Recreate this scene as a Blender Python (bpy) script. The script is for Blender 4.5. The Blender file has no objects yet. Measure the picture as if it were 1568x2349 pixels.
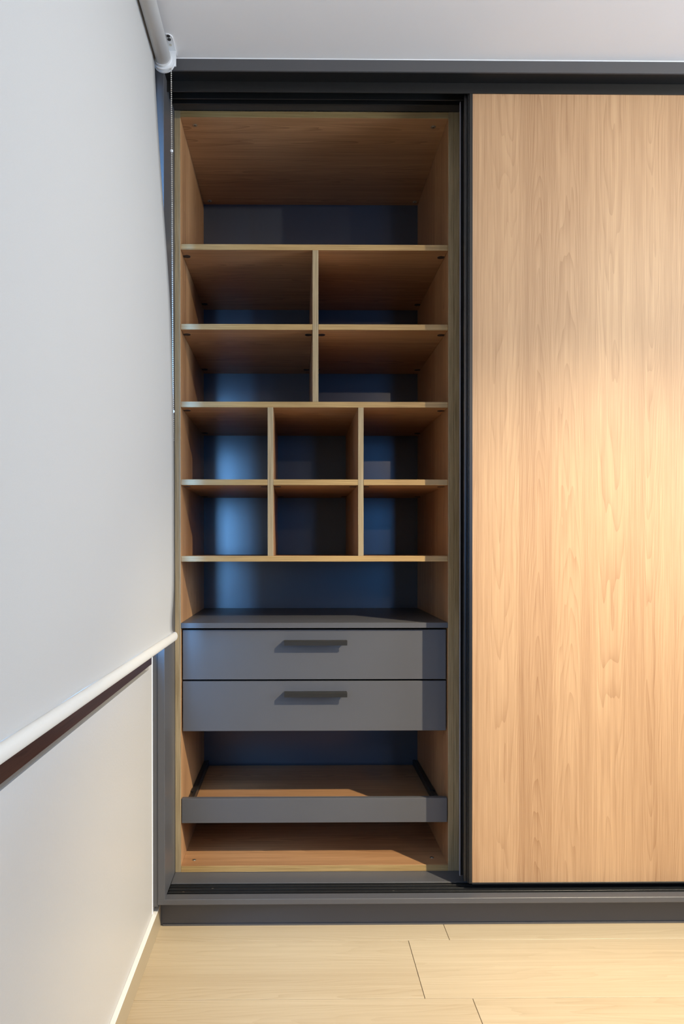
import bpy, bmesh, math, random
from mathutils import Vector, Matrix

# ------------------------------------------------------------------ camera
scene = bpy.context.scene
IMG_W, IMG_H = 1568, 2349
CAM_LOC = (0.0073, -2.0, 1.1335)
YAW, PITCH, ROLL = -0.0099, 0.0044, -0.0004           # radians: left, down, clockwise
FOCAL_PX, PPX, PPY = 1571.2, 694.1, 1266.9
cam_data = bpy.data.cameras.new('camera')
cam = bpy.data.objects.new('camera', cam_data)
scene.collection.objects.link(cam)
cam.location = CAM_LOC
cam.rotation_mode = 'XYZ'
cam.matrix_world = (Matrix.Translation(CAM_LOC) @ Matrix.Rotation(YAW, 4, 'Z')
                    @ Matrix.Rotation(math.pi / 2 - PITCH, 4, 'X') @ Matrix.Rotation(ROLL, 4, 'Z'))
cam_data.sensor_fit = 'VERTICAL'
cam_data.sensor_height = 36.0
cam_data.lens = FOCAL_PX / IMG_H * 36.0
cam_data.shift_x = (IMG_W / 2 - PPX) / IMG_H
cam_data.shift_y = (PPY - IMG_H / 2) / IMG_H
cam_data.clip_start = 0.02
scene.camera = cam

# ------------------------------------------------------------------ light
scene.view_settings.view_transform = 'Standard'
scene.view_settings.look = 'None'
scene.view_settings.gamma = 1.0
scene.view_settings.use_curve_mapping = False
scene.view_settings.exposure = 0.0

world = bpy.data.worlds.new('world')
scene.world = world
world.use_nodes = True
world.node_tree.nodes['Background'].inputs[0].default_value = (0.30, 0.52, 1.0, 1)
world.node_tree.nodes['Background'].inputs[1].default_value = 0.6

CEIL = 2.561
WARM = (1.0, 0.87, 0.64)


def area_light(name, loc, target, sx, sy, power, color, shape='RECTANGLE', spread=math.pi):
    d = bpy.data.lights.new(name, 'AREA')
    d.shape = shape
    d.size = sx
    if shape == 'RECTANGLE':
        d.size_y = sy
    d.energy = power
    d.color = color
    d.spread = spread
    o = bpy.data.objects.new(name, d)
    scene.collection.objects.link(o)
    o.location = loc
    o.rotation_euler = (Vector(target) - Vector(loc)).to_track_quat('-Z', 'Y').to_euler()
    return o


def spot(name, loc, target, power, color, angle, blend, radius=0.022):
    d = bpy.data.lights.new(name, 'SPOT')
    d.energy = power
    d.color = color
    d.spot_size = math.radians(angle)
    d.spot_blend = blend
    d.shadow_soft_size = radius
    o = bpy.data.objects.new(name, d)
    scene.collection.objects.link(o)
    o.location = loc
    o.rotation_euler = (Vector(target) - Vector(loc)).to_track_quat('-Z', 'Y').to_euler()
    return o


# the row of tilted ceiling downlights aimed at the wardrobe (their shadows fix where they are)
spot('downlight', (1.95, -1.62, CEIL - 0.03), (0.60, 0.0, 1.40), 95.0, WARM, 112, 1.0)     # spill
spot('downlight', (1.95, -1.62, CEIL - 0.03), (0.52, 0.05, 0.22), 540.0, WARM, 55, 1.0)      # beam
spot('downlight', (2.00, -3.30, CEIL - 0.03), (1.00, 0.0, 0.65), 35.0, (1.0, 0.76, 0.52), 110, 1.0)
spot('downlight', (1.50, -4.95, CEIL - 0.03), (1.00, 0.0, 0.65), 35.0, (1.0, 0.80, 0.60), 110, 1.0)
# daylight outside: facing the window, slanting along the facade, plus cool fill at two added, unseen windows
area_light('daylight_and_fill', (-1.05, -1.3, 1.70), (0, -1.3, 1.70), 2.0, 1.9, 130.0, (0.18, 0.48, 1.0))
area_light('daylight_and_fill', (-0.95, -3.4, 2.20), (-0.55, 0.0, 1.45), 0.72, 2.8, 370.0, (0.18, 0.48, 1.0))
area_light('daylight_and_fill', (2.95, -1.15, 1.55), (0, -1.15, 2.10), 1.3, 1.5, 140.0, (0.70, 0.82, 1.0))  # fill through the added right window, lifts the ceiling
area_light('daylight_and_fill', (1.85, -6.4, 1.55), (1.85, 0, 1.55), 1.0, 1.4, 45.0, (0.08, 0.38, 1.0))  # blue fill through the added front window

# ------------------------------------------------------------------ helpers
COL = scene.collection


def link(name, me, parent=None):
    o = bpy.data.objects.new(name, me)
    COL.objects.link(o)
    if parent is not None:
        o.parent = parent
    return o


def thing(name, label, cat, loc, group=None):
    o = bpy.data.objects.new(name, None)
    o.empty_display_size = 0.05
    COL.objects.link(o)
    o.location = loc
    o['label'] = label
    o['category'] = cat
    if group:
        o['group'] = group
    return o


def origin(parent):
    v = Vector((0, 0, 0))
    while parent is not None:
        v += parent.location
        parent = parent.parent
    return v


def finish(name, bm, mat, parent=None, smooth=False, label=None):
    off = origin(parent)
    for v in bm.verts:
        v.co -= off
    bmesh.ops.recalc_face_normals(bm, faces=bm.faces)
    me = bpy.data.meshes.new(name)
    bm.to_mesh(me)
    bm.free()
    me.materials.append(mat)
    if smooth:
        for p in me.polygons:
            p.use_smooth = True
    o = link(name, me, parent)
    if label:
        o['label'] = label
    return o


def add_box(bm, x0, x1, y0, y1, z0, z1, bevel=0.0, seg=1):
    r = bmesh.ops.create_cube(bm, size=1.0)
    vs = r['verts']
    for v in vs:
        v.co = Vector(((x0 + x1) / 2 + v.co.x * (x1 - x0), (y0 + y1) / 2 + v.co.y * (y1 - y0), (z0 + z1) / 2 + v.co.z * (z1 - z0)))
    if bevel > 0:
        es = list({e for v in vs for e in v.link_edges})
        bmesh.ops.bevel(bm, geom=es, offset=bevel, segments=seg, affect='EDGES', profile=0.5)


def box(name, x0, x1, y0, y1, z0, z1, mat, parent=None, bevel=0.0006, label=None):
    bm = bmesh.new()
    add_box(bm, x0, x1, y0, y1, z0, z1, bevel)
    return finish(name, bm, mat, parent, label=label)


def add_prism(bm, pts, axis, a, b):
    """extrude a 2D outline: axis 'x' -> pts are (y,z); 'y' -> (x,z); 'z' -> (x,y)"""
    def co(p, t):
        return {'x': (t, p[0], p[1]), 'y': (p[0], t, p[1]), 'z': (p[0], p[1], t)}[axis]
    va = [bm.verts.new(co(p, a)) for p in pts]
    vb = [bm.verts.new(co(p, b)) for p in pts]
    n = len(pts)
    bm.faces.new(va)
    bm.faces.new(vb[::-1])
    for i in range(n):
        bm.faces.new((va[i], va[(i + 1) % n], vb[(i + 1) % n], vb[i]))


def prism(name, pts, axis, a, b, mat, parent=None, smooth=False, label=None):
    bm = bmesh.new()
    add_prism(bm, pts, axis, a, b)
    return finish(name, bm, mat, parent, smooth, label)


def circle(cx, cy, r, n=24, ry=None):
    ry = r if ry is None else ry
    return [(cx + r * math.cos(2 * math.pi * i / n), cy + ry * math.sin(2 * math.pi * i / n)) for i in range(n)]


# ------------------------------------------------------------------ materials
class NT:
    def __init__(self, name):
        self.m = bpy.data.materials.new(name)
        self.m.use_nodes = True
        self.t = self.m.node_tree
        self.b = self.t.nodes['Principled BSDF']

    def n(self, typ, **kw):
        nd = self.t.nodes.new(typ)
        for k, v in kw.items():
            setattr(nd, k, v)
        return nd

    def put(self, sock, v):
        if hasattr(v, 'bl_idname') or isinstance(v, bpy.types.NodeSocket):
            self.t.links.new(v, sock)
        else:
            sock.default_value = v

    def math(self, op, a, b=0.0, c=0.0):
        nd = self.n('ShaderNodeMath', operation=op)
        self.put(nd.inputs[0], a)
        self.put(nd.inputs[1], b)
        self.put(nd.inputs[2], c)
        return nd.outputs[0]

    def vec(self, x, y, z):
        nd = self.n('ShaderNodeCombineXYZ')
        for i, v in enumerate((x, y, z)):
            self.put(nd.inputs[i], v)
        return nd.outputs[0]

    def noise(self, v, scale=1.0, detail=2.0, rough=0.5, dist=0.0):
        nd = self.n('ShaderNodeTexNoise')
        self.put(nd.inputs['Vector'], v)
        nd.inputs['Scale'].default_value = scale
        nd.inputs['Detail'].default_value = detail
        nd.inputs['Roughness'].default_value = rough
        nd.inputs['Distortion'].default_value = dist
        return nd.outputs['Fac']

    def mix(self, f, a, b):
        nd = self.n('ShaderNodeMix', data_type='RGBA')
        self.put(nd.inputs[0], f)
        self.put(nd.inputs[6], a)
        self.put(nd.inputs[7], b)
        return nd.outputs[2]

    def ramp(self, f, stops):
        nd = self.n('ShaderNodeValToRGB')
        self.put(nd.inputs[0], f)
        cr = nd.color_ramp
        while len(cr.elements) < len(stops):
            cr.elements.new(0.5)
        for e, (p, c) in zip(cr.elements, stops):
            e.position = p
            e.color = (*c, 1) if len(c) == 3 else c
        return nd.outputs[0]

    def bump(self, h, strength, dist):
        nd = self.n('ShaderNodeBump')
        nd.inputs['Strength'].default_value = strength
        nd.inputs['Distance'].default_value = dist
        self.put(nd.inputs['Height'], h)
        self.t.links.new(nd.outputs[0], self.b.inputs['Normal'])

    def set(self, color=None, rough=0.5, metal=0.0, spec=0.5):
        if color is not None:
            self.put(self.b.inputs['Base Color'], (*color, 1) if isinstance(color, tuple) else color)
        self.put(self.b.inputs['Roughness'], rough)
        self.b.inputs['Metallic'].default_value = metal
        self.b.inputs['Specular IOR Level'].default_value = spec
        return self.m


def wood(name, along, across, light, dark, stave=0.115, rough=0.45, cath=1.0, tone=1.0, fibre=1.0, ring=0.9, spec=0.4):
    """laminate with straight fibres, cathedral arches inside staves, slow tone drift"""
    t = NT(name)
    tc = t.n('ShaderNodeTexCoord').outputs['Object']
    sp = t.n('ShaderNodeSeparateXYZ')
    t.put(sp.inputs[0], tc)
    rnd = t.n('ShaderNodeObjectInfo').outputs['Random']
    r10 = t.math('MULTIPLY', rnd, 17.3)
    ax = {'x': 0, 'y': 1, 'z': 2}
    third = [k for k in 'xyz' if k not in (along, across)][0]
    v = t.math('ADD', sp.outputs[ax[along]], r10)
    u = t.math('ADD', t.math('ADD', sp.outputs[ax[across]], t.math('MULTIPLY', sp.outputs[ax[third]], 0.31)), r10)
    # staves of slightly irregular width
    wob = t.noise(t.vec(t.math('MULTIPLY', u, 7.0), 0.0, r10), 1.0, 0.0)
    us = t.math('DIVIDE', t.math('ADD', u, t.math('MULTIPLY', wob, 0.12)), stave)
    k = t.math('FLOOR', us)
    fr = t.math('SUBTRACT', t.math('FRACT', us), 0.5)
    wn = t.n('ShaderNodeTexWhiteNoise', noise_dimensions='1D')
    t.put(wn.inputs['W'], k)
    sc = t.n('ShaderNodeSeparateColor')
    t.put(sc.inputs[0], wn.outputs['Color'])
    ra, rb, rc = sc.outputs[0], sc.outputs[1], sc.outputs[2]
    warp = t.noise(t.vec(t.math('MULTIPLY', u, 9.0), t.math('MULTIPLY', v, 0.9), t.math('MULTIPLY', k, 3.1)), 1.0, 3.0, 0.55)
    fc = t.math('ADD', fr, t.math('MULTIPLY', t.math('SUBTRACT', ra, 0.5), 0.5))
    para = t.math('MULTIPLY', t.math('MULTIPLY', fc, fc), 9.0)
    sgn = t.math('SUBTRACT', t.math('MULTIPLY', t.math('GREATER_THAN', rb, 0.5), 2.0), 1.0)
    slope = t.math('MULTIPLY', sgn, t.math('ADD', 0.9 * ring, t.math('MULTIPLY', rc, 1.6 * ring)))
    tt = t.math('ADD', t.math('ADD', para, t.math('MULTIPLY', v, slope)), t.math('MULTIPLY', warp, 3.2))
    tt = t.math('MULTIPLY', tt, 3.3)
    saw = t.math('FRACT', tt)
    line = t.math('POWER', saw, 3.0)                       # thin dark late wood line
    fade = t.math('MULTIPLY', t.noise(t.vec(t.math('MULTIPLY', u, 5.0), t.math('MULTIPLY', v, 0.8), 4.0), 1.0, 1.0), 1.5)
    line = t.math('MULTIPLY', line, t.math('MULTIPLY', fade, 0.34 * cath))
    fib = t.noise(t.vec(t.math('MULTIPLY', u, 420.0), t.math('MULTIPLY', v, 5.0), 0.0), 1.0, 3.0, 0.6)
    stk = t.noise(t.vec(t.math('MULTIPLY', u, 70.0), t.math('MULTIPLY', v, 0.8), 7.0), 1.0, 3.0, 0.6)
    low = t.noise(t.vec(t.math('MULTIPLY', u, 6.0), t.math('MULTIPLY', v, 0.5), 2.0), 1.0, 2.0)
    d = t.math('ADD', line, t.math('MULTIPLY', t.math('SUBTRACT', fib, 0.5), 1.05 * fibre))
    d = t.math('ADD', d, t.math('MULTIPLY', t.math('SUBTRACT', stk, 0.5), 0.80))
    d = t.math('ADD', d, t.math('MULTIPLY', t.math('SUBTRACT', low, 0.5), 0.55 * tone))
    d = t.math('ADD', d, t.math('MULTIPLY', t.math('SUBTRACT', rc, 0.5), 0.22 * tone))
    d = t.math('ADD', d, 0.33)
    col = t.ramp(d, [(0.0, light), (1.0, dark)])
    t.bump(fib, 0.08, 0.0004)
    return t.set(col, rough, 0, spec)


L_WOOD, D_WOOD = (0.53, 0.337, 0.186), (0.28, 0.147, 0.070)
M_door = wood('wood_laminate_door', 'z', 'x', L_WOOD, D_WOOD)
L_IN_SHADED, D_IN_SHADED = (0.54, 0.300, 0.142), (0.20, 0.088, 0.036)  # door laminate again, darkened and reddened for the shade inside the cabinet
M_side = wood('shaded_laminate_upright', 'z', 'y', L_IN_SHADED, D_IN_SHADED, cath=1.3)
M_shelf = wood('shaded_laminate_shelf', 'x', 'y', L_IN_SHADED, D_IN_SHADED, cath=1.3)
M_plank = wood('pale_oak_plank', 'x', 'y', (0.60, 0.485, 0.322), (0.40, 0.292, 0.172), stave=0.2, rough=0.38, cath=0.9, tone=0.9, fibre=0.5, ring=0.7)
M_brown = wood('dark_brown_wood', 'y', 'z', (0.075, 0.030, 0.018), (0.022, 0.009, 0.006), stave=0.05, rough=0.3)


def edge_mat(name, along, across, ca=(0.28, 0.168, 0.058), cb=(0.48, 0.32, 0.128)):
    t = NT(name)
    tc = t.n('ShaderNodeTexCoord').outputs['Object']
    sp = t.n('ShaderNodeSeparateXYZ')
    t.put(sp.inputs[0], tc)
    ax = {'x': 0, 'y': 1, 'z': 2}
    v = t.math('MULTIPLY', sp.outputs[ax[along]], 6.0)
    u = t.math('MULTIPLY', sp.outputs[ax[across]], 520.0)
    f = t.noise(t.vec(u, v, 1.0), 1.0, 2.0, 0.6)
    return t.set(t.ramp(f, [(0.3, ca), (0.68, cb)]), 0.45)


M_edge_x = edge_mat('oak_edge_band_level', 'x', 'z')
M_edge_z = edge_mat('oak_edge_band_upright', 'z', 'x', (0.22, 0.16, 0.08), (0.44, 0.34, 0.20))


def plain(name, color, rough=0.5, metal=0.0, spec=0.5, mottle=0.0, mscale=3.0, bump=0.0, bscale=400.0):
    t = NT(name)
    tc = t.n('ShaderNodeTexCoord').outputs['Object']
    if mottle:
        f = t.noise(tc, mscale, 3.0)
        c = t.mix(f, (*[x * (1 - mottle) for x in color], 1), (*[min(1, x * (1 + mottle)) for x in color], 1))
    else:
        c = color
    if bump:
        t.bump(t.noise(tc, bscale, 2.0), bump, 0.001)
    return t.set(c, rough, metal, spec)


M_grey = plain('graphite_laminate', (0.082, 0.082, 0.088), 0.40, 0, 0.5, mottle=0.05, mscale=9)
M_back = plain('graphite_back_panel', (0.050, 0.062, 0.085), 0.28, 0, 1.0, mottle=0.05, mscale=6)
M_black = plain('black_anodised_aluminium', (0.012, 0.012, 0.012), 0.35, 0.0, 0.5, mottle=0.2, mscale=60)
M_dark = plain('dark_grey_board', (0.030, 0.029, 0.030), 0.5)
M_brush = plain('pale_brush_seal', (0.30, 0.30, 0.36), 0.8)
M_handle = plain('black_handle_metal', (0.016, 0.014, 0.010), 0.40, 0.0)
M_wall = plain('cream_wall_paint', (0.55, 0.522, 0.480), 0.42, 0, 0.45, bump=0.25, bscale=170.0)
M_ceil = plain('white_ceiling_paint', (0.91, 0.90, 0.895), 0.7, 0, 0.3, mottle=0.015, mscale=2, bump=0.1, bscale=90)
M_white = plain('white_plastic', (0.80, 0.82, 0.84), 0.35)
M_caulk = plain('white_caulk', (0.86, 0.88, 0.90), 0.5)
M_tube = plain('blind_roll_fabric', (0.74, 0.73, 0.71), 0.7, mottle=0.01, bump=0.05, bscale=900)
M_hem = plain('blind_hem_fabric', (0.70, 0.675, 0.62), 0.6)
M_bead = plain('nickel_bead', (0.72, 0.68, 0.62), 0.28, 0.6)
M_steel = plain('zinc_screw', (0.62, 0.58, 0.48), 0.3, 0.9)
M_hole = plain('dark_hole', (0.02, 0.02, 0.02), 0.6)
M_cam = plain('dark_fitting_plastic', (0.016, 0.014, 0.016), 0.4)
M_base = plain('white_skirting_paint', (0.84, 0.81, 0.75), 0.35)
M_pvc = plain('white_window_frame', (0.8, 0.8, 0.8), 0.4)


def fabric_mat():
    t = NT('white_blind_fabric')
    tc = t.n('ShaderNodeTexCoord').outputs['Object']
    f = t.noise(tc, 900.0, 1.0)
    col = t.mix(f, (0.50, 0.49, 0.47, 1), (0.54, 0.53, 0.51, 1))
    dif = t.n('ShaderNodeBsdfDiffuse')
    tr = t.n('ShaderNodeBsdfTranslucent')
    t.put(dif.inputs[0], col)
    tr.inputs[0].default_value = (0.74, 0.74, 0.72, 1)
    mx = t.n('ShaderNodeMixShader')
    mx.inputs[0].default_value = 0.04
    t.t.links.new(dif.outputs[0], mx.inputs[1])
    t.t.links.new(tr.outputs[0], mx.inputs[2])
    out = t.t.nodes['Material Output']
    t.t.links.new(mx.outputs[0], out.inputs[0])
    return t.m


M_fabric = fabric_mat()


def glass_mat():
    t = NT('window_glass')
    g = t.n('ShaderNodeBsdfGlossy')
    g.inputs['Roughness'].default_value = 0.02
    tr = t.n('ShaderNodeBsdfTransparent')
    tr.inputs[0].default_value = (0.93, 0.95, 0.95, 1)
    mx = t.n('ShaderNodeMixShader')
    mx.inputs[0].default_value = 0.07
    t.t.links.new(tr.outputs[0], mx.inputs[1])
    t.t.links.new(g.outputs[0], mx.inputs[2])
    t.t.links.new(mx.outputs[0], t.t.nodes['Material Output'].inputs[0])
    return t.m


M_glass = glass_mat()

# ------------------------------------------------------------------ the room
WX = -0.4127           # face of the left wall
RX = 2.42              # face of the right wall
FY = -5.9              # face of the wall behind the camera
BY = 0.78              # wall behind the wardrobe


def struct(o):
    o['kind'] = 'structure'
    return o


def wall_with_hole(name, x0, x1, ya, yb, za, zb, hy0, hy1, hz0, hz1, mat):
    bm = bmesh.new()
    add_box(bm, x0, x1, ya, hy0, za, zb)
    add_box(bm, x0, x1, hy1, yb, za, zb)
    add_box(bm, x0, x1, hy0, hy1, za, hz0)
    add_box(bm, x0, x1, hy0, hy1, hz1, zb)
    return struct(finish(name, bm, mat))


W1 = (-2.60, -0.045, 0.79, 2.44)      # window opening y0 y1 z0 z1
wall_with_hole('wall_left', WX - 0.1, WX, FY, BY, 0, CEIL, *W1, M_wall)
W2_FILL = (-1.75, -0.55, 0.9, 2.3)  # added unseen window, placed for cool fill near the wardrobe
M_wall_far = plain('low_bounce_wall_taupe', (0.22, 0.21, 0.205), 0.6, 0, 0.3)  # unseen walls kept dark to cut the warm bounce light
wall_with_hole('wall_right', RX, RX + 0.2, FY, BY, 0, CEIL, *W2_FILL, M_wall_far)
struct(box('wall_back', WX - 0.2, RX + 0.2, BY, BY + 0.12, 0, CEIL, M_wall, bevel=0))
W3_FILL = (1.40, 2.30, 0.9, 2.2)  # another added, unseen window, a cool fill source facing the wardrobe
bm = bmesh.new()
add_box(bm, WX - 0.2, W3_FILL[0], FY - 0.12, FY, 0, CEIL)
add_box(bm, W3_FILL[1], RX + 0.2, FY - 0.12, FY, 0, CEIL)
add_box(bm, W3_FILL[0], W3_FILL[1], FY - 0.12, FY, 0, W3_FILL[2])
add_box(bm, W3_FILL[0], W3_FILL[1], FY - 0.12, FY, W3_FILL[3], CEIL)
struct(finish('wall_front', bm, M_wall_far))
bm = bmesh.new()
for xa, xb, za, zb in ((W3_FILL[0], W3_FILL[0] + 0.045, W3_FILL[2], W3_FILL[3]), (W3_FILL[1] - 0.045, W3_FILL[1], W3_FILL[2], W3_FILL[3]), (W3_FILL[0], W3_FILL[1], W3_FILL[2], W3_FILL[2] + 0.045), (W3_FILL[0], W3_FILL[1], W3_FILL[3] - 0.045, W3_FILL[3]), (1.83, 1.87, W3_FILL[2], W3_FILL[3])):
    add_box(bm, xa, xb, FY - 0.09, FY - 0.05, za, zb)
struct(finish('added_window_front', bm, plain('window_frame_paint', (0.8, 0.8, 0.8), 0.4)))
struct(box('ceiling', WX - 0.2, RX + 0.2, FY - 0.12, BY + 0.12, CEIL, CEIL + 0.1, M_ceil, bevel=0))

floor = struct(box('floor', WX - 0.2, RX + 0.2, FY - 0.12, BY + 0.12, -0.08, -0.0085, plain('floor_subfloor', (0.12, 0.09, 0.06), 0.9), bevel=0))
random.seed(5)
PW, PL = 0.258, 1.22
row = 0
y1 = BY
rows = [(BY, 0.236), (0.236, -0.022)]
yy = -0.022
while yy > FY:
    rows.append((yy, max(FY, yy - PW)))
    yy -= PW
offs = [0.1, 0.452, 0.332, 0.452, -0.05, 0.72, 0.2]
for ri, (ya, yb) in enumerate(rows):
    x = offs[ri % len(offs)] - 2 * PL
    while x < RX:
        a, b = max(x, WX - 0.003), min(x + PL, RX + 0.003)
        if b - a > 0.01:
            g = 0.0008
            box('plank', a + g, b - g, yb + g, ya - g, -0.009, 0.0, M_plank, floor, bevel=0.0004)
        x += PL

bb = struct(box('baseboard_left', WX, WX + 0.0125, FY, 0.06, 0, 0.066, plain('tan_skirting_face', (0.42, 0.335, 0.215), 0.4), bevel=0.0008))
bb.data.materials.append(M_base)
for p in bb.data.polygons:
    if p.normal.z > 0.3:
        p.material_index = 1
struct(box('baseboard_right', RX - 0.0125, RX, FY, 0.0, 0, 0.066, M_base, bevel=0.0012))
struct(prism('trim_1', [(-0.002, CEIL), (0.0005, CEIL - 0.0022), (0.0005, CEIL)], 'x', WX + 0.0, RX, M_caulk))
struct(prism('trim_2', [(WX, 0.003), (WX, -0.0012), (WX + 0.0016, 0.003)], 'z', 0.067, CEIL - 0.02, M_caulk))


def window(name, wx, side, hole):
    y0, y1, z0, z1 = hole
    xo = wx - side * 0.06
    e = bmesh.new()
    add_box(e, xo - 0.02, xo + 0.02, y0, y0 + 0.045, z0, z1)
    add_box(e, xo - 0.02, xo + 0.02, y1 - 0.045, y1, z0, z1)
    add_box(e, xo - 0.02, xo + 0.02, y0 + 0.045, y1 - 0.045, z0, z0 + 0.045)
    add_box(e, xo - 0.02, xo + 0.02, y0 + 0.045, y1 - 0.045, z1 - 0.045, z1)
    ym = y0 + (y1 - y0) * 0.36
    add_box(e, xo - 0.02, xo + 0.02, ym - 0.02, ym + 0.02, z0 + 0.045, z1 - 0.045)
    o = struct(finish(name, e, M_pvc))
    box('pane', xo - 0.003, xo + 0.003, y0 + 0.045, ym - 0.02, z0 + 0.045, z1 - 0.045, M_glass, o, bevel=0)
    box('pane', xo - 0.003, xo + 0.003, ym + 0.02, y1 - 0.045, z0 + 0.045, z1 - 0.045, M_glass, o, bevel=0)
    return o


win1 = window('window_1', WX, 1, W1)
window('added_window_right', RX, -1, W2_FILL)
box('window_sill', WX - 0.04, WX + 0.006, W1[0] - 0.06, -0.0305, 0.8025, 0.834, M_brown, win1, bevel=0.002, label='dark brown wooden window sill')

# ------------------------------------------------------------------ the wardrobe surround with its sliding doors
JX0, JX1 = -0.3961, -0.3760
SILL = 0.110
CF = 0.17              # front plane of the cabinets
sur = thing('sliding_wardrobe', 'graphite grey sliding wardrobe surround with black tracks and wood sliding doors', 'wardrobe', (1.0, 0.1, 0.0))
box('filler_strip', WX + 0.001, JX0, 0.003, 0.03, 0.088, CEIL - 0.001, M_grey, sur)
box('jamb', JX0, JX1, 0.0, CF, SILL, CEIL - 0.001, M_grey, sur, bevel=0.0008)
box('header', JX1, RX - 0.002, 0.0, 0.006, 2.526, CEIL - 0.001, M_grey, sur, bevel=0.0008)
box('header_filler', JX1, RX - 0.002, 0.132, CF, 2.5180, CEIL - 0.001, M_dark, sur, bevel=0.0008)
# top track: fascia plus two channels
tt = bmesh.new()
add_box(tt, JX1, RX - 0.002, 0.006, 0.047, 2.5265, CEIL - 0.001, 0.0004)
add_box(tt, JX1, RX - 0.002, 0.047, 0.132, 2.545, CEIL - 0.001)
add_box(tt, JX1, RX - 0.002, 0.047, 0.0505, 2.4955, 2.545, 0.0005)
add_box(tt, JX1, RX - 0.002, 0.089, 0.0925, 2.502, 2.545, 0.0005)
add_box(tt, JX1, RX - 0.002, 0.128, 0.132, 2.512, 2.545, 0.0005)
finish('top_track', tt, M_black, sur, label='black double channel top track')
# sill: front strip, back strip, plinth
box('sill_front', JX1 - 0.0205, RX - 0.002, 0.0, 0.032, 0.094, SILL, M_grey, sur, bevel=0.0009)
box('sill_back', JX1, RX - 0.002, 0.098, CF + 0.01, 0.094, SILL - 0.0005, M_grey, sur, bevel=0.0009)
bt = bmesh.new()
add_box(bt, JX1, RX - 0.002, 0.0322, 0.0978, 0.094, 0.1045)
for ya, yb in ((0.0322, 0.0345), (0.0445, 0.0475), (0.063, 0.0665), (0.0825, 0.0855), (0.0955, 0.0978)):
    add_box(bt, JX1, RX - 0.002, ya, yb, 0.1045, 0.1088, 0.0004)
finish('bottom_track', bt, M_black, sur, label='black ribbed bottom track')
box('plinth', WX + 0.0005, RX - 0.002, 0.062, 0.08, 0.0, 0.094, M_grey, sur)
box('plinth_seal', JX0 + 0.002, RX - 0.002, 0.0595, 0.062, 0.0, 0.006, M_grey, sur, bevel=0.0004)


def screw(parent, x, y, z, up, r=0.0042, name='screw'):
    """small pan-head with a cross recess on a level face (up=+1 looks up)"""
    bm = bmesh.new()
    add_prism(bm, circle(x, y, r, 14), 'z', z, z + up * 0.0006)
    add_prism(bm, circle(x, y, r * 0.62, 12), 'z', z + up * 0.0006, z + up * 0.0014)
    o = finish(name, bm, M_steel, parent)
    h = bmesh.new()
    add_box(h, x - r * 0.45, x + r * 0.45, y - r * 0.1, y + r * 0.1, z + up * 0.0011, z + up * 0.0016)
    add_box(h, x - r * 0.1, x + r * 0.1, y - r * 0.45, y + r * 0.45, z + up * 0.0011, z + up * 0.0016)
    h2 = finish('screw_recess', h, M_hole, None)
    # joined into the screw so that it stays one part
    me = o.data
    me.materials.append(M_hole)
    bm = bmesh.new()
    bm.from_mesh(me)
    nf = len(bm.faces)
    off = origin(parent)
    tmp = h2.data
    for v in tmp.vertices:
        v.co -= off
    bm.from_mesh(tmp)
    bm.faces.ensure_lookup_table()
    for f in bm.faces[nf:]:
        f.material_index = 1
    bm.to_mesh(me)
    bm.free()
    bpy.data.objects.remove(h2)
    return o


screw(sur, -0.331, 0.0545, 0.1045, 1, 0.003)
screw(sur, -0.246, 0.0745, 0.1045, 1, 0.003)
screw(sur, 0.30, 0.0545, 0.1045, 1, 0.003)


def sliding_door(x0, x1, y, z0, z1):
    """panel with slim aluminium stiles; y is the front face of the panel"""
    d = box('sliding_door', x0 + 0.009, x1 - 0.009, y, y + 0.018, z0, z1, M_door, sur, bevel=0.0004)
    for s, xa in ((1, x0), (-1, x1)):
        b = bmesh.new()
        # C profile seen from above: front lip, deep hollow, back lip
        pts = [(0, -0.002), (0.0092, -0.002), (0.0092, 0.0), (0.0075, 0.0), (0.0075, 0.018), (0.0092, 0.018),
               (0.0092, 0.020), (0.0, 0.020), (0.0, 0.0165), (-0.0105, 0.0165), (-0.0105, 0.022), (-0.0125, 0.022), (-0.0125, 0.0105), (-0.0105, 0.0105),
               (-0.0105, 0.0125), (-0.0035, 0.0125), (-0.0035, 0.003), (0.0, 0.003)]
        add_prism(b, [(xa + s * p[0], y + p[1]) for p in pts], 'z', z0 - 0.0015, z1)
        finish('stile', b, M_black, d, label='black aluminium stile')
    b = bmesh.new()
    add_box(b, x0 + 0.0092, x1 - 0.0092, y - 0.0015, y + 0.0195, z0 - 0.0045, z0, 0.0003)
    finish('bottom_rail', b, M_black, d)
    return d


front_door = sliding_door(0.5265, 1.48, 0.050, 0.131, 2.50)
front_door['label'] = 'front sliding door of light walnut laminate'
rear_door = sliding_door(0.5235, 1.47, 0.0885, 0.131, 2.505)
box('brush_seal', 0.5085, 0.5108, 0.092, 0.098, 0.131, 2.50, M_brush, rear_door, bevel=0.0003, label='pale edge of the brush seal')
sliding_door(1.455, RX - 0.01, 0.0885, 0.131, 2.505)

# ------------------------------------------------------------------ the open cabinet
CX0, CX1 = -0.3570, 0.4900            # inside faces
CB = 0.718                            # back panel face
cab = thing('wardrobe_cabinet', 'open walnut laminate wardrobe cabinet with cubbyholes, two grey drawers and pull-out tray', 'cabinet', (0.066, 0.44, SILL))


def banded(name, x0, x1, y0, y1, z0, z1, mat, edge, parent, label=None):
    """board whose front edge carries a 1 mm band of another colour"""
    bm = bmesh.new()
    add_box(bm, x0, x1, y0, y1, z0, z1, 0.0005)
    o = finish(name, bm, mat, parent, label=label)
    o.data.materials.append(edge)
    off = origin(parent)
    for p in o.data.polygons:
        if p.normal.y < -0.5:
            p.material_index = 1
    return o


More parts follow.
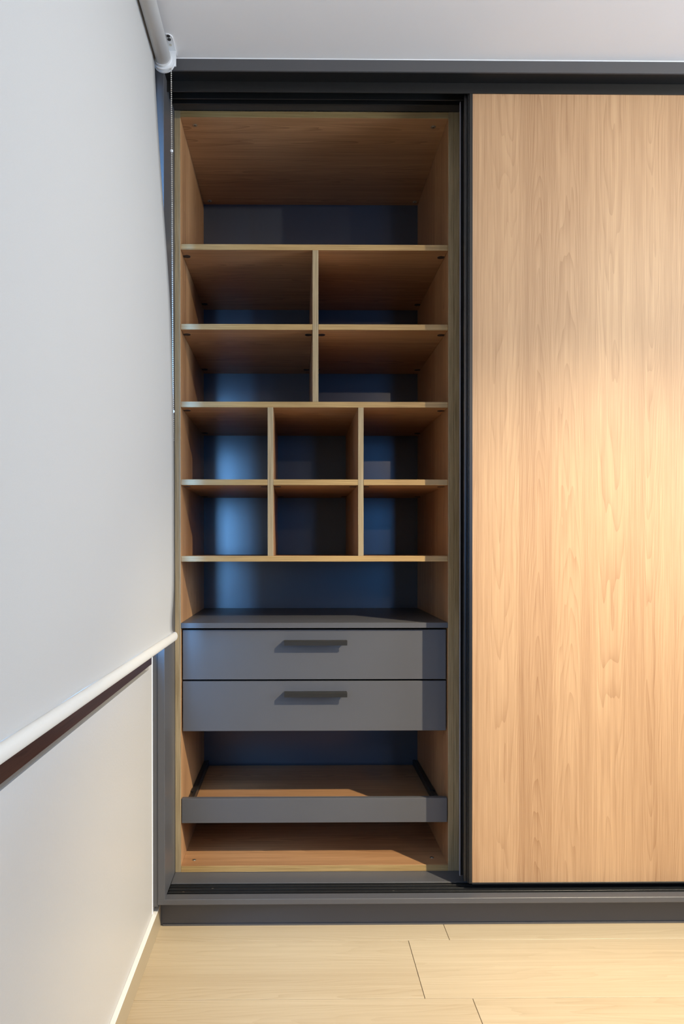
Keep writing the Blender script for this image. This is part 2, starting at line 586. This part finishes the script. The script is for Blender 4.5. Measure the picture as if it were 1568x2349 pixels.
banded('side_panel', CX0 - 0.0185, CX0, CF, CB + 0.012, SILL, 2.5175, M_side, M_edge_z, cab)
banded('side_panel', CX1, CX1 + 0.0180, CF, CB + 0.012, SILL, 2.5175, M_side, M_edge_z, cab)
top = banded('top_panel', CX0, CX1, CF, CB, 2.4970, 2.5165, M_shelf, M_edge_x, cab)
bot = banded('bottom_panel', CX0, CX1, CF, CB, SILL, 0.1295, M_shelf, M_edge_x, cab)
box('back_panel', CX0 - 0.001, CX1 + 0.001, CB, CB + 0.008, SILL, 2.5195, M_back, cab, bevel=0, label='dark graphite back panel')
SF = CF + 0.004
TH = 0.018
shelves = {}
D1 = (0.0600, 0.0785)
D2 = (-0.0826, -0.0646)
D3 = (0.2045, 0.2218)
for key, ztop, xa, xb in (('a', 2.0992, CX0, CX1),
                          ('b', 1.8470, CX0, D1[0]), ('c', 1.8470, D1[1], CX1),
                          ('d', 1.6013, CX0, CX1),
                          ('e', 1.3550, CX0, D2[0]), ('f', 1.3550, D2[1], D3[0]), ('g', 1.3550, D3[1], CX1),
                          ('h', 1.1124, CX0, CX1)):
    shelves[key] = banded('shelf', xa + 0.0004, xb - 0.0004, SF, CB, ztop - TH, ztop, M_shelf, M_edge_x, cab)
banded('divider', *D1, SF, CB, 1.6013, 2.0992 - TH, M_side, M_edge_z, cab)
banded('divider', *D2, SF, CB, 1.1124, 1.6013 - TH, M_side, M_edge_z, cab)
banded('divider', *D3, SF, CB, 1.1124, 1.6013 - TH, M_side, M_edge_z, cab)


def cam_cover(shelf, x, y, z, side):
    """dark shelf fitting let into the underside, its nose towards the upright"""
    bm = bmesh.new()
    n = 14
    pts = []
    for i in range(n + 1):
        a = -math.pi / 2 + math.pi * i / n
        pts.append((x - side * 0.0110 * math.cos(a), y + 0.0105 * math.sin(a)))
    pts += [(x + side * 0.011, y + 0.0070), (x + side * 0.011, y - 0.0070)]
    add_prism(bm, pts, 'z', z - 0.0012, z + 0.001)
    finish('shelf_fitting', bm, M_cam, shelf)


YF, YB = 0.224, 0.655
for key, za, xa, xb in (('a', 2.0992, CX0, CX1), ('b', 1.8470, CX0, D1[0]), ('c', 1.8470, D1[1], CX1), ('d', 1.6013, CX0, CX1),
                        ('e', 1.3550, CX0, D2[0]), ('f', 1.3550, D2[1], D3[0]), ('g', 1.3550, D3[1], CX1)):
    for y in (YF, YB):
        cam_cover(shelves[key], xa + 0.0125, y, za - TH, -1)
        cam_cover(shelves[key], xb - 0.0125, y, za - TH, 1)
for x, y in ((-0.317, 0.212), (0.451, 0.214), (-0.330, 0.690), (0.474, 0.690)):
    screw(top, x, y, 2.4970, -1, 0.0085)
for x, y in ((-0.322, 0.212), (0.449, 0.222)):
    screw(bot, x, y, 0.1295, 1, 0.0065)

# drawers
box('drawer_top_panel', CX0 + 0.0004, CX1 - 0.0004, CF, CB, 0.8835, 0.9003, M_grey, cab, label='graphite top board over the drawers')
for z0, z1, zh in ((0.7185, 0.8770, 0.8430), (0.5540, 0.7130, 0.6795)):
    dr = box('drawer', -0.3530, 0.4860, 0.182, 0.200, z0, z1, M_grey, cab, bevel=0.0008, label='graphite drawer front')
    bx = bmesh.new()
    bz0, bz1 = z0 + 0.012, z1 - 0.03
    add_box(bx, -0.340, -0.326, 0.200, 0.68, bz0, bz1)
    add_box(bx, 0.459, 0.473, 0.200, 0.68, bz0, bz1)
    add_box(bx, -0.326, 0.459, 0.668, 0.68, bz0, bz1)
    add_box(bx, -0.326, 0.459, 0.200, 0.668, bz0, bz0 + 0.008)
    finish('drawer_box', bx, M_grey, dr)
    hx0, hx1 = -0.0300, 0.1685
    prism('handle', [(0.1822, zh - 0.002), (0.1822, zh + 0.0015), (0.1545, zh + 0.0015), (0.1535, zh + 0.0005), (0.1535, zh - 0.0125), (0.1575, zh - 0.0125), (0.1575, zh - 0.002)], 'x', hx0, hx1, M_handle, dr, label='black angle-profile handle')

# pull-out tray
tr = box('pull_out_tray', -0.3550, 0.4875, CF, CF + 0.018, 0.2655, 0.3430, M_grey, cab, bevel=0.0008, label='graphite pull-out tray front')
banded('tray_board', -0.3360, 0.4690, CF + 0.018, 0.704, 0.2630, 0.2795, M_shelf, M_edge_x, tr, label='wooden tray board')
for s, xw in ((1, CX0), (-1, CX1)):
    b = bmesh.new()
    add_box(b, min(xw, xw + s * 0.010), max(xw, xw + s * 0.010), 0.20, 0.712, 0.262, 0.296, 0.0006)
    add_box(b, min(xw + s * 0.0105, xw + s * 0.0208), max(xw + s * 0.0105, xw + s * 0.0208), 0.189, 0.704, 0.270, 0.300, 0.0006)
    add_box(b, min(xw + s * 0.003, xw + s * 0.0195), max(xw + s * 0.003, xw + s * 0.0195), 0.36, 0.395, 0.2955, 0.3015, 0.0006)
    finish('tray_rail', b, M_black, tr, label='black drawer runner')

# the neighbouring cabinet behind the doors
nb = thing('wardrobe_cabinet', 'neighbouring cabinet behind the sliding door, only its upright edge strip showing', 'cabinet', (1.0, 0.44, SILL))
NX0, NX1 = 0.5085, 1.44
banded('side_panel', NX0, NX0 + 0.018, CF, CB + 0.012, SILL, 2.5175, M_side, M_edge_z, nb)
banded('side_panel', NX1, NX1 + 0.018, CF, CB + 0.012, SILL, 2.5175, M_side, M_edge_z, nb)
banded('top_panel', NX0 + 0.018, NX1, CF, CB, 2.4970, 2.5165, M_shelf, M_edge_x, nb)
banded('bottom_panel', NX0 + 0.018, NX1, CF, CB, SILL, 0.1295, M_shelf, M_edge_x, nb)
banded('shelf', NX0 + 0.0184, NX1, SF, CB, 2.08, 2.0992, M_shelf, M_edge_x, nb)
box('back_panel', NX0, NX1 + 0.018, CB, CB + 0.008, SILL, 2.5195, M_back, nb, bevel=0)

# ------------------------------------------------------------------ the roller blind
bl = thing('roller_blind', 'white roller blind drawn down over the window beside the wardrobe', 'blind', (-0.37, -1.1, 0.87))
BYE = -0.050           # edge of the cloth nearest the wardrobe
BYS = -2.75
TX, TZ, TR = -0.3680, 2.5255, 0.0215
b = bmesh.new()
add_prism(b, circle(TX, TZ, TR, 40), 'y', BYS - 0.01, BYE - 0.004)
finish('roller_tube', b, M_tube, bl, smooth=True)
prof = [(TX - TR - 0.0012, 2.530), (-0.3925, 2.508), (-0.3905, 2.455), (-0.3805, 2.285), (-0.3700, 2.130), (-0.3580, 1.960), (-0.3500, 1.830), (-0.3455, 1.712), (-0.3425, 1.600),
        (-0.3408, 1.500), (-0.3395, 1.350), (-0.3395, 1.200), (-0.3395, 1.060), (-0.3410, 1.000), (-0.3445, 0.945), (-0.3455, 0.920), (-0.3445, 0.904), (-0.3410, 0.897)]
# smooth the profile
fine = []
for i in range(len(prof) - 1):
    p0, p1, p2, p3 = prof[max(i - 1, 0)], prof[i], prof[i + 1], prof[min(i + 2, len(prof) - 1)]
    for s in range(6):
        t = s / 6
        fine.append(tuple(0.5 * (2 * p1[k] + (p2[k] - p0[k]) * t + (2 * p0[k] - 5 * p1[k] + 4 * p2[k] - p3[k]) * t * t + (3 * p1[k] - p0[k] - 3 * p2[k] + p3[k]) * t ** 3) for k in (0, 1)))
fine.append(prof[-1])
bm = bmesh.new()
NY = 60
grid = []
for i, (x, z) in enumerate(fine):
    r = []
    for j in range(NY + 1):
        y = BYE + (BYS - BYE) * j / NY
        d = BYE - y
        w = math.exp(-d / 0.25)
        # away from the stiff edge the cloth hangs a touch flatter, with faint vertical ripples near the hem
        hem = max(0.0, 1 - (z - 0.9) / 0.6) if z < 1.5 else 0.0
        rip = 0.0009 * hem * math.sin(y * 17.0 + 1.0)
        lift = 0.0085 * d * min(1.0, max(0.0, (1.25 - z) / 0.35))     # the hem hangs a little askew
        r.append(bm.verts.new((x + rip, y, z + lift)))
    grid.append(r)
for i in range(len(fine) - 1):
    for j in range(NY):
        bm.faces.new((grid[i][j], grid[i + 1][j], grid[i + 1][j + 1], grid[i][j + 1]))
cloth = finish('blind_cloth', bm, M_fabric, bl, smooth=True)
so = cloth.modifiers.new('thickness', 'SOLIDIFY')
so.thickness = 0.0007
so.offset = -1
# hem bar: oval rod in a pocket of the same cloth
bar = []
for i in range(28):
    a = 2 * math.pi * i / 28
    bar.append((-0.3400 + 0.0085 * math.cos(a), 0.8845 + 0.0125 * math.sin(a)))
b = bmesh.new()
n = len(bar)
rings = []
for y, s in ((-0.026, 0.55), (-0.028, 0.8), (-0.032, 0.95), (-0.038, 1.0), (BYS - 0.01, 1.0)):
    rings.append([b.verts.new((-0.3400 + (p[0] + 0.3400) * s, y, 0.8845 + (p[1] - 0.8845) * s + 0.0085 * max(0.0, BYE - y))) for p in bar])
for k in range(len(rings) - 1):
    for i in range(n):
        b.faces.new((rings[k][i], rings[k][(i + 1) % n], rings[k + 1][(i + 1) % n], rings[k + 1][i]))
b.faces.new(rings[0])
b.faces.new(rings[-1][::-1])
finish('bottom_bar', b, M_hem, bl, smooth=True, label='rounded white hem bar')
# drive end: clutch ring, cover, ceiling bracket
b = bmesh.new()
add_prism(b, circle(TX, TZ, 0.0245, 36), 'y', BYE - 0.004, BYE + 0.004)
add_prism(b, circle(TX, TZ, 0.0295, 36), 'y', BYE + 0.004, BYE + 0.0085)
cl = finish('chain_drive', b, M_white, bl, smooth=False)
b = bmesh.new()
add_prism(b, circle(TX, TZ - 0.0005, 0.0305, 36), 'y', BYE + 0.0135, BYE + 0.0185)
add_prism(b, circle(TX, TZ, 0.026, 36), 'y', BYE + 0.0085, BYE + 0.0135)
finish('drive_cover', b, M_white, bl)
# bracket: plate under the ceiling and the arm down to the drive
b = bmesh.new()
BX = TX + 0.017
pts = [(BX - 0.016, -0.012), (BX + 0.016, -0.012)]
for i in range(9):
    a = math.pi * i / 8
    pts.append((BX + 0.016 * math.cos(a), -0.080 - 0.016 * math.sin(a)))
add_prism(b, pts, 'z', CEIL - 0.003, CEIL)
add_box(b, BX - 0.016, BX + 0.016, BYE + 0.0185, BYE + 0.0215, TZ - 0.010, CEIL - 0.003)
br = finish('bracket', b, M_white, bl, label='white ceiling bracket')
for y, r in ((-0.090, 0.0050), (-0.077, 0.0050), (-0.056, 0.0035)):
    b = bmesh.new()
    add_prism(b, circle(BX + 0.005, y, r, 16), 'z', CEIL - 0.0042, CEIL - 0.003)
    finish('bracket_screw', b, M_hole if r > 0.004 else M_steel, br)

# bead chain: both strands and the loop, small beads joined into one part
CHY = BYE + 0.011
xr = TX + 0.0205
path = []
zz = TZ
while zz > 1.44:
    k = (TZ - zz) / (TZ - 1.44)
    path.append((xr + 0.0045 * k, CHY + 0.004 * k, zz))
    zz -= 0.006
xe = path[-1][0]
ye = path[-1][1]
YB2 = BYE - 0.025            # the return strand hangs behind the cloth


def cloth_x(z):
    for p, q in zip(fine, fine[1:]):
        if q[1] <= z <= p[1]:
            return p[0] + (q[0] - p[0]) * (p[1] - z) / max(1e-6, p[1] - q[1])
    return fine[0][0]


xb = cloth_x(1.44) - 0.007
for i in range(1, 9):
    k = i / 9
    path.append((xe + (xb - xe) * k, ye + (YB2 - ye) * k, 1.44 - 0.018 * math.sin(math.pi * k)))
zz = 1.44
while zz < TZ - 0.012:
    path.append((cloth_x(zz) - 0.007, YB2, zz))
    zz += 0.006
bm = bmesh.new()
tmp = bmesh.new()
bmesh.ops.create_icosphere(tmp, subdivisions=1, radius=0.00225)
tv = [v.co.copy() for v in tmp.verts]
tf = [[v.index for v in f.verts] for f in tmp.faces]
tmp.free()
for p in path:
    vs = [bm.verts.new(Vector(p) + c) for c in tv]
    for f in tf:
        bm.faces.new([vs[i] for i in f])
for p, q in zip(path, path[1:]):
    p, q = Vector(p), Vector(q)
    d = (q - p).normalized()
    s = d.orthogonal().normalized()
    s2 = d.cross(s)
    ra = [bm.verts.new(p + (s * math.cos(a) + s2 * math.sin(a)) * 0.0006) for a in (0, 2.09, 4.19)]
    rb = [bm.verts.new(q + (s * math.cos(a) + s2 * math.sin(a)) * 0.0006) for a in (0, 2.09, 4.19)]
    for i in range(3):
        bm.faces.new((ra[i], ra[(i + 1) % 3], rb[(i + 1) % 3], rb[i]))
ch = finish('bead_chain', bm, M_bead, bl, smooth=True, label='nickel bead chain')
ch['kind'] = 'stuff'
for z in (2.270, 1.528):
    k = (TZ - z) / (TZ - 1.44)
    b = bmesh.new()
    bmesh.ops.create_uvsphere(b, u_segments=14, v_segments=8, radius=0.0042)
    for v in b.verts:
        v.co = Vector((v.co.x, v.co.y, v.co.z * 1.1)) + Vector((xr + 0.0045 * k, CHY + 0.004 * k, z))
    finish('chain_connector', b, M_white, bl, smooth=True, label='clear plastic chain connector')
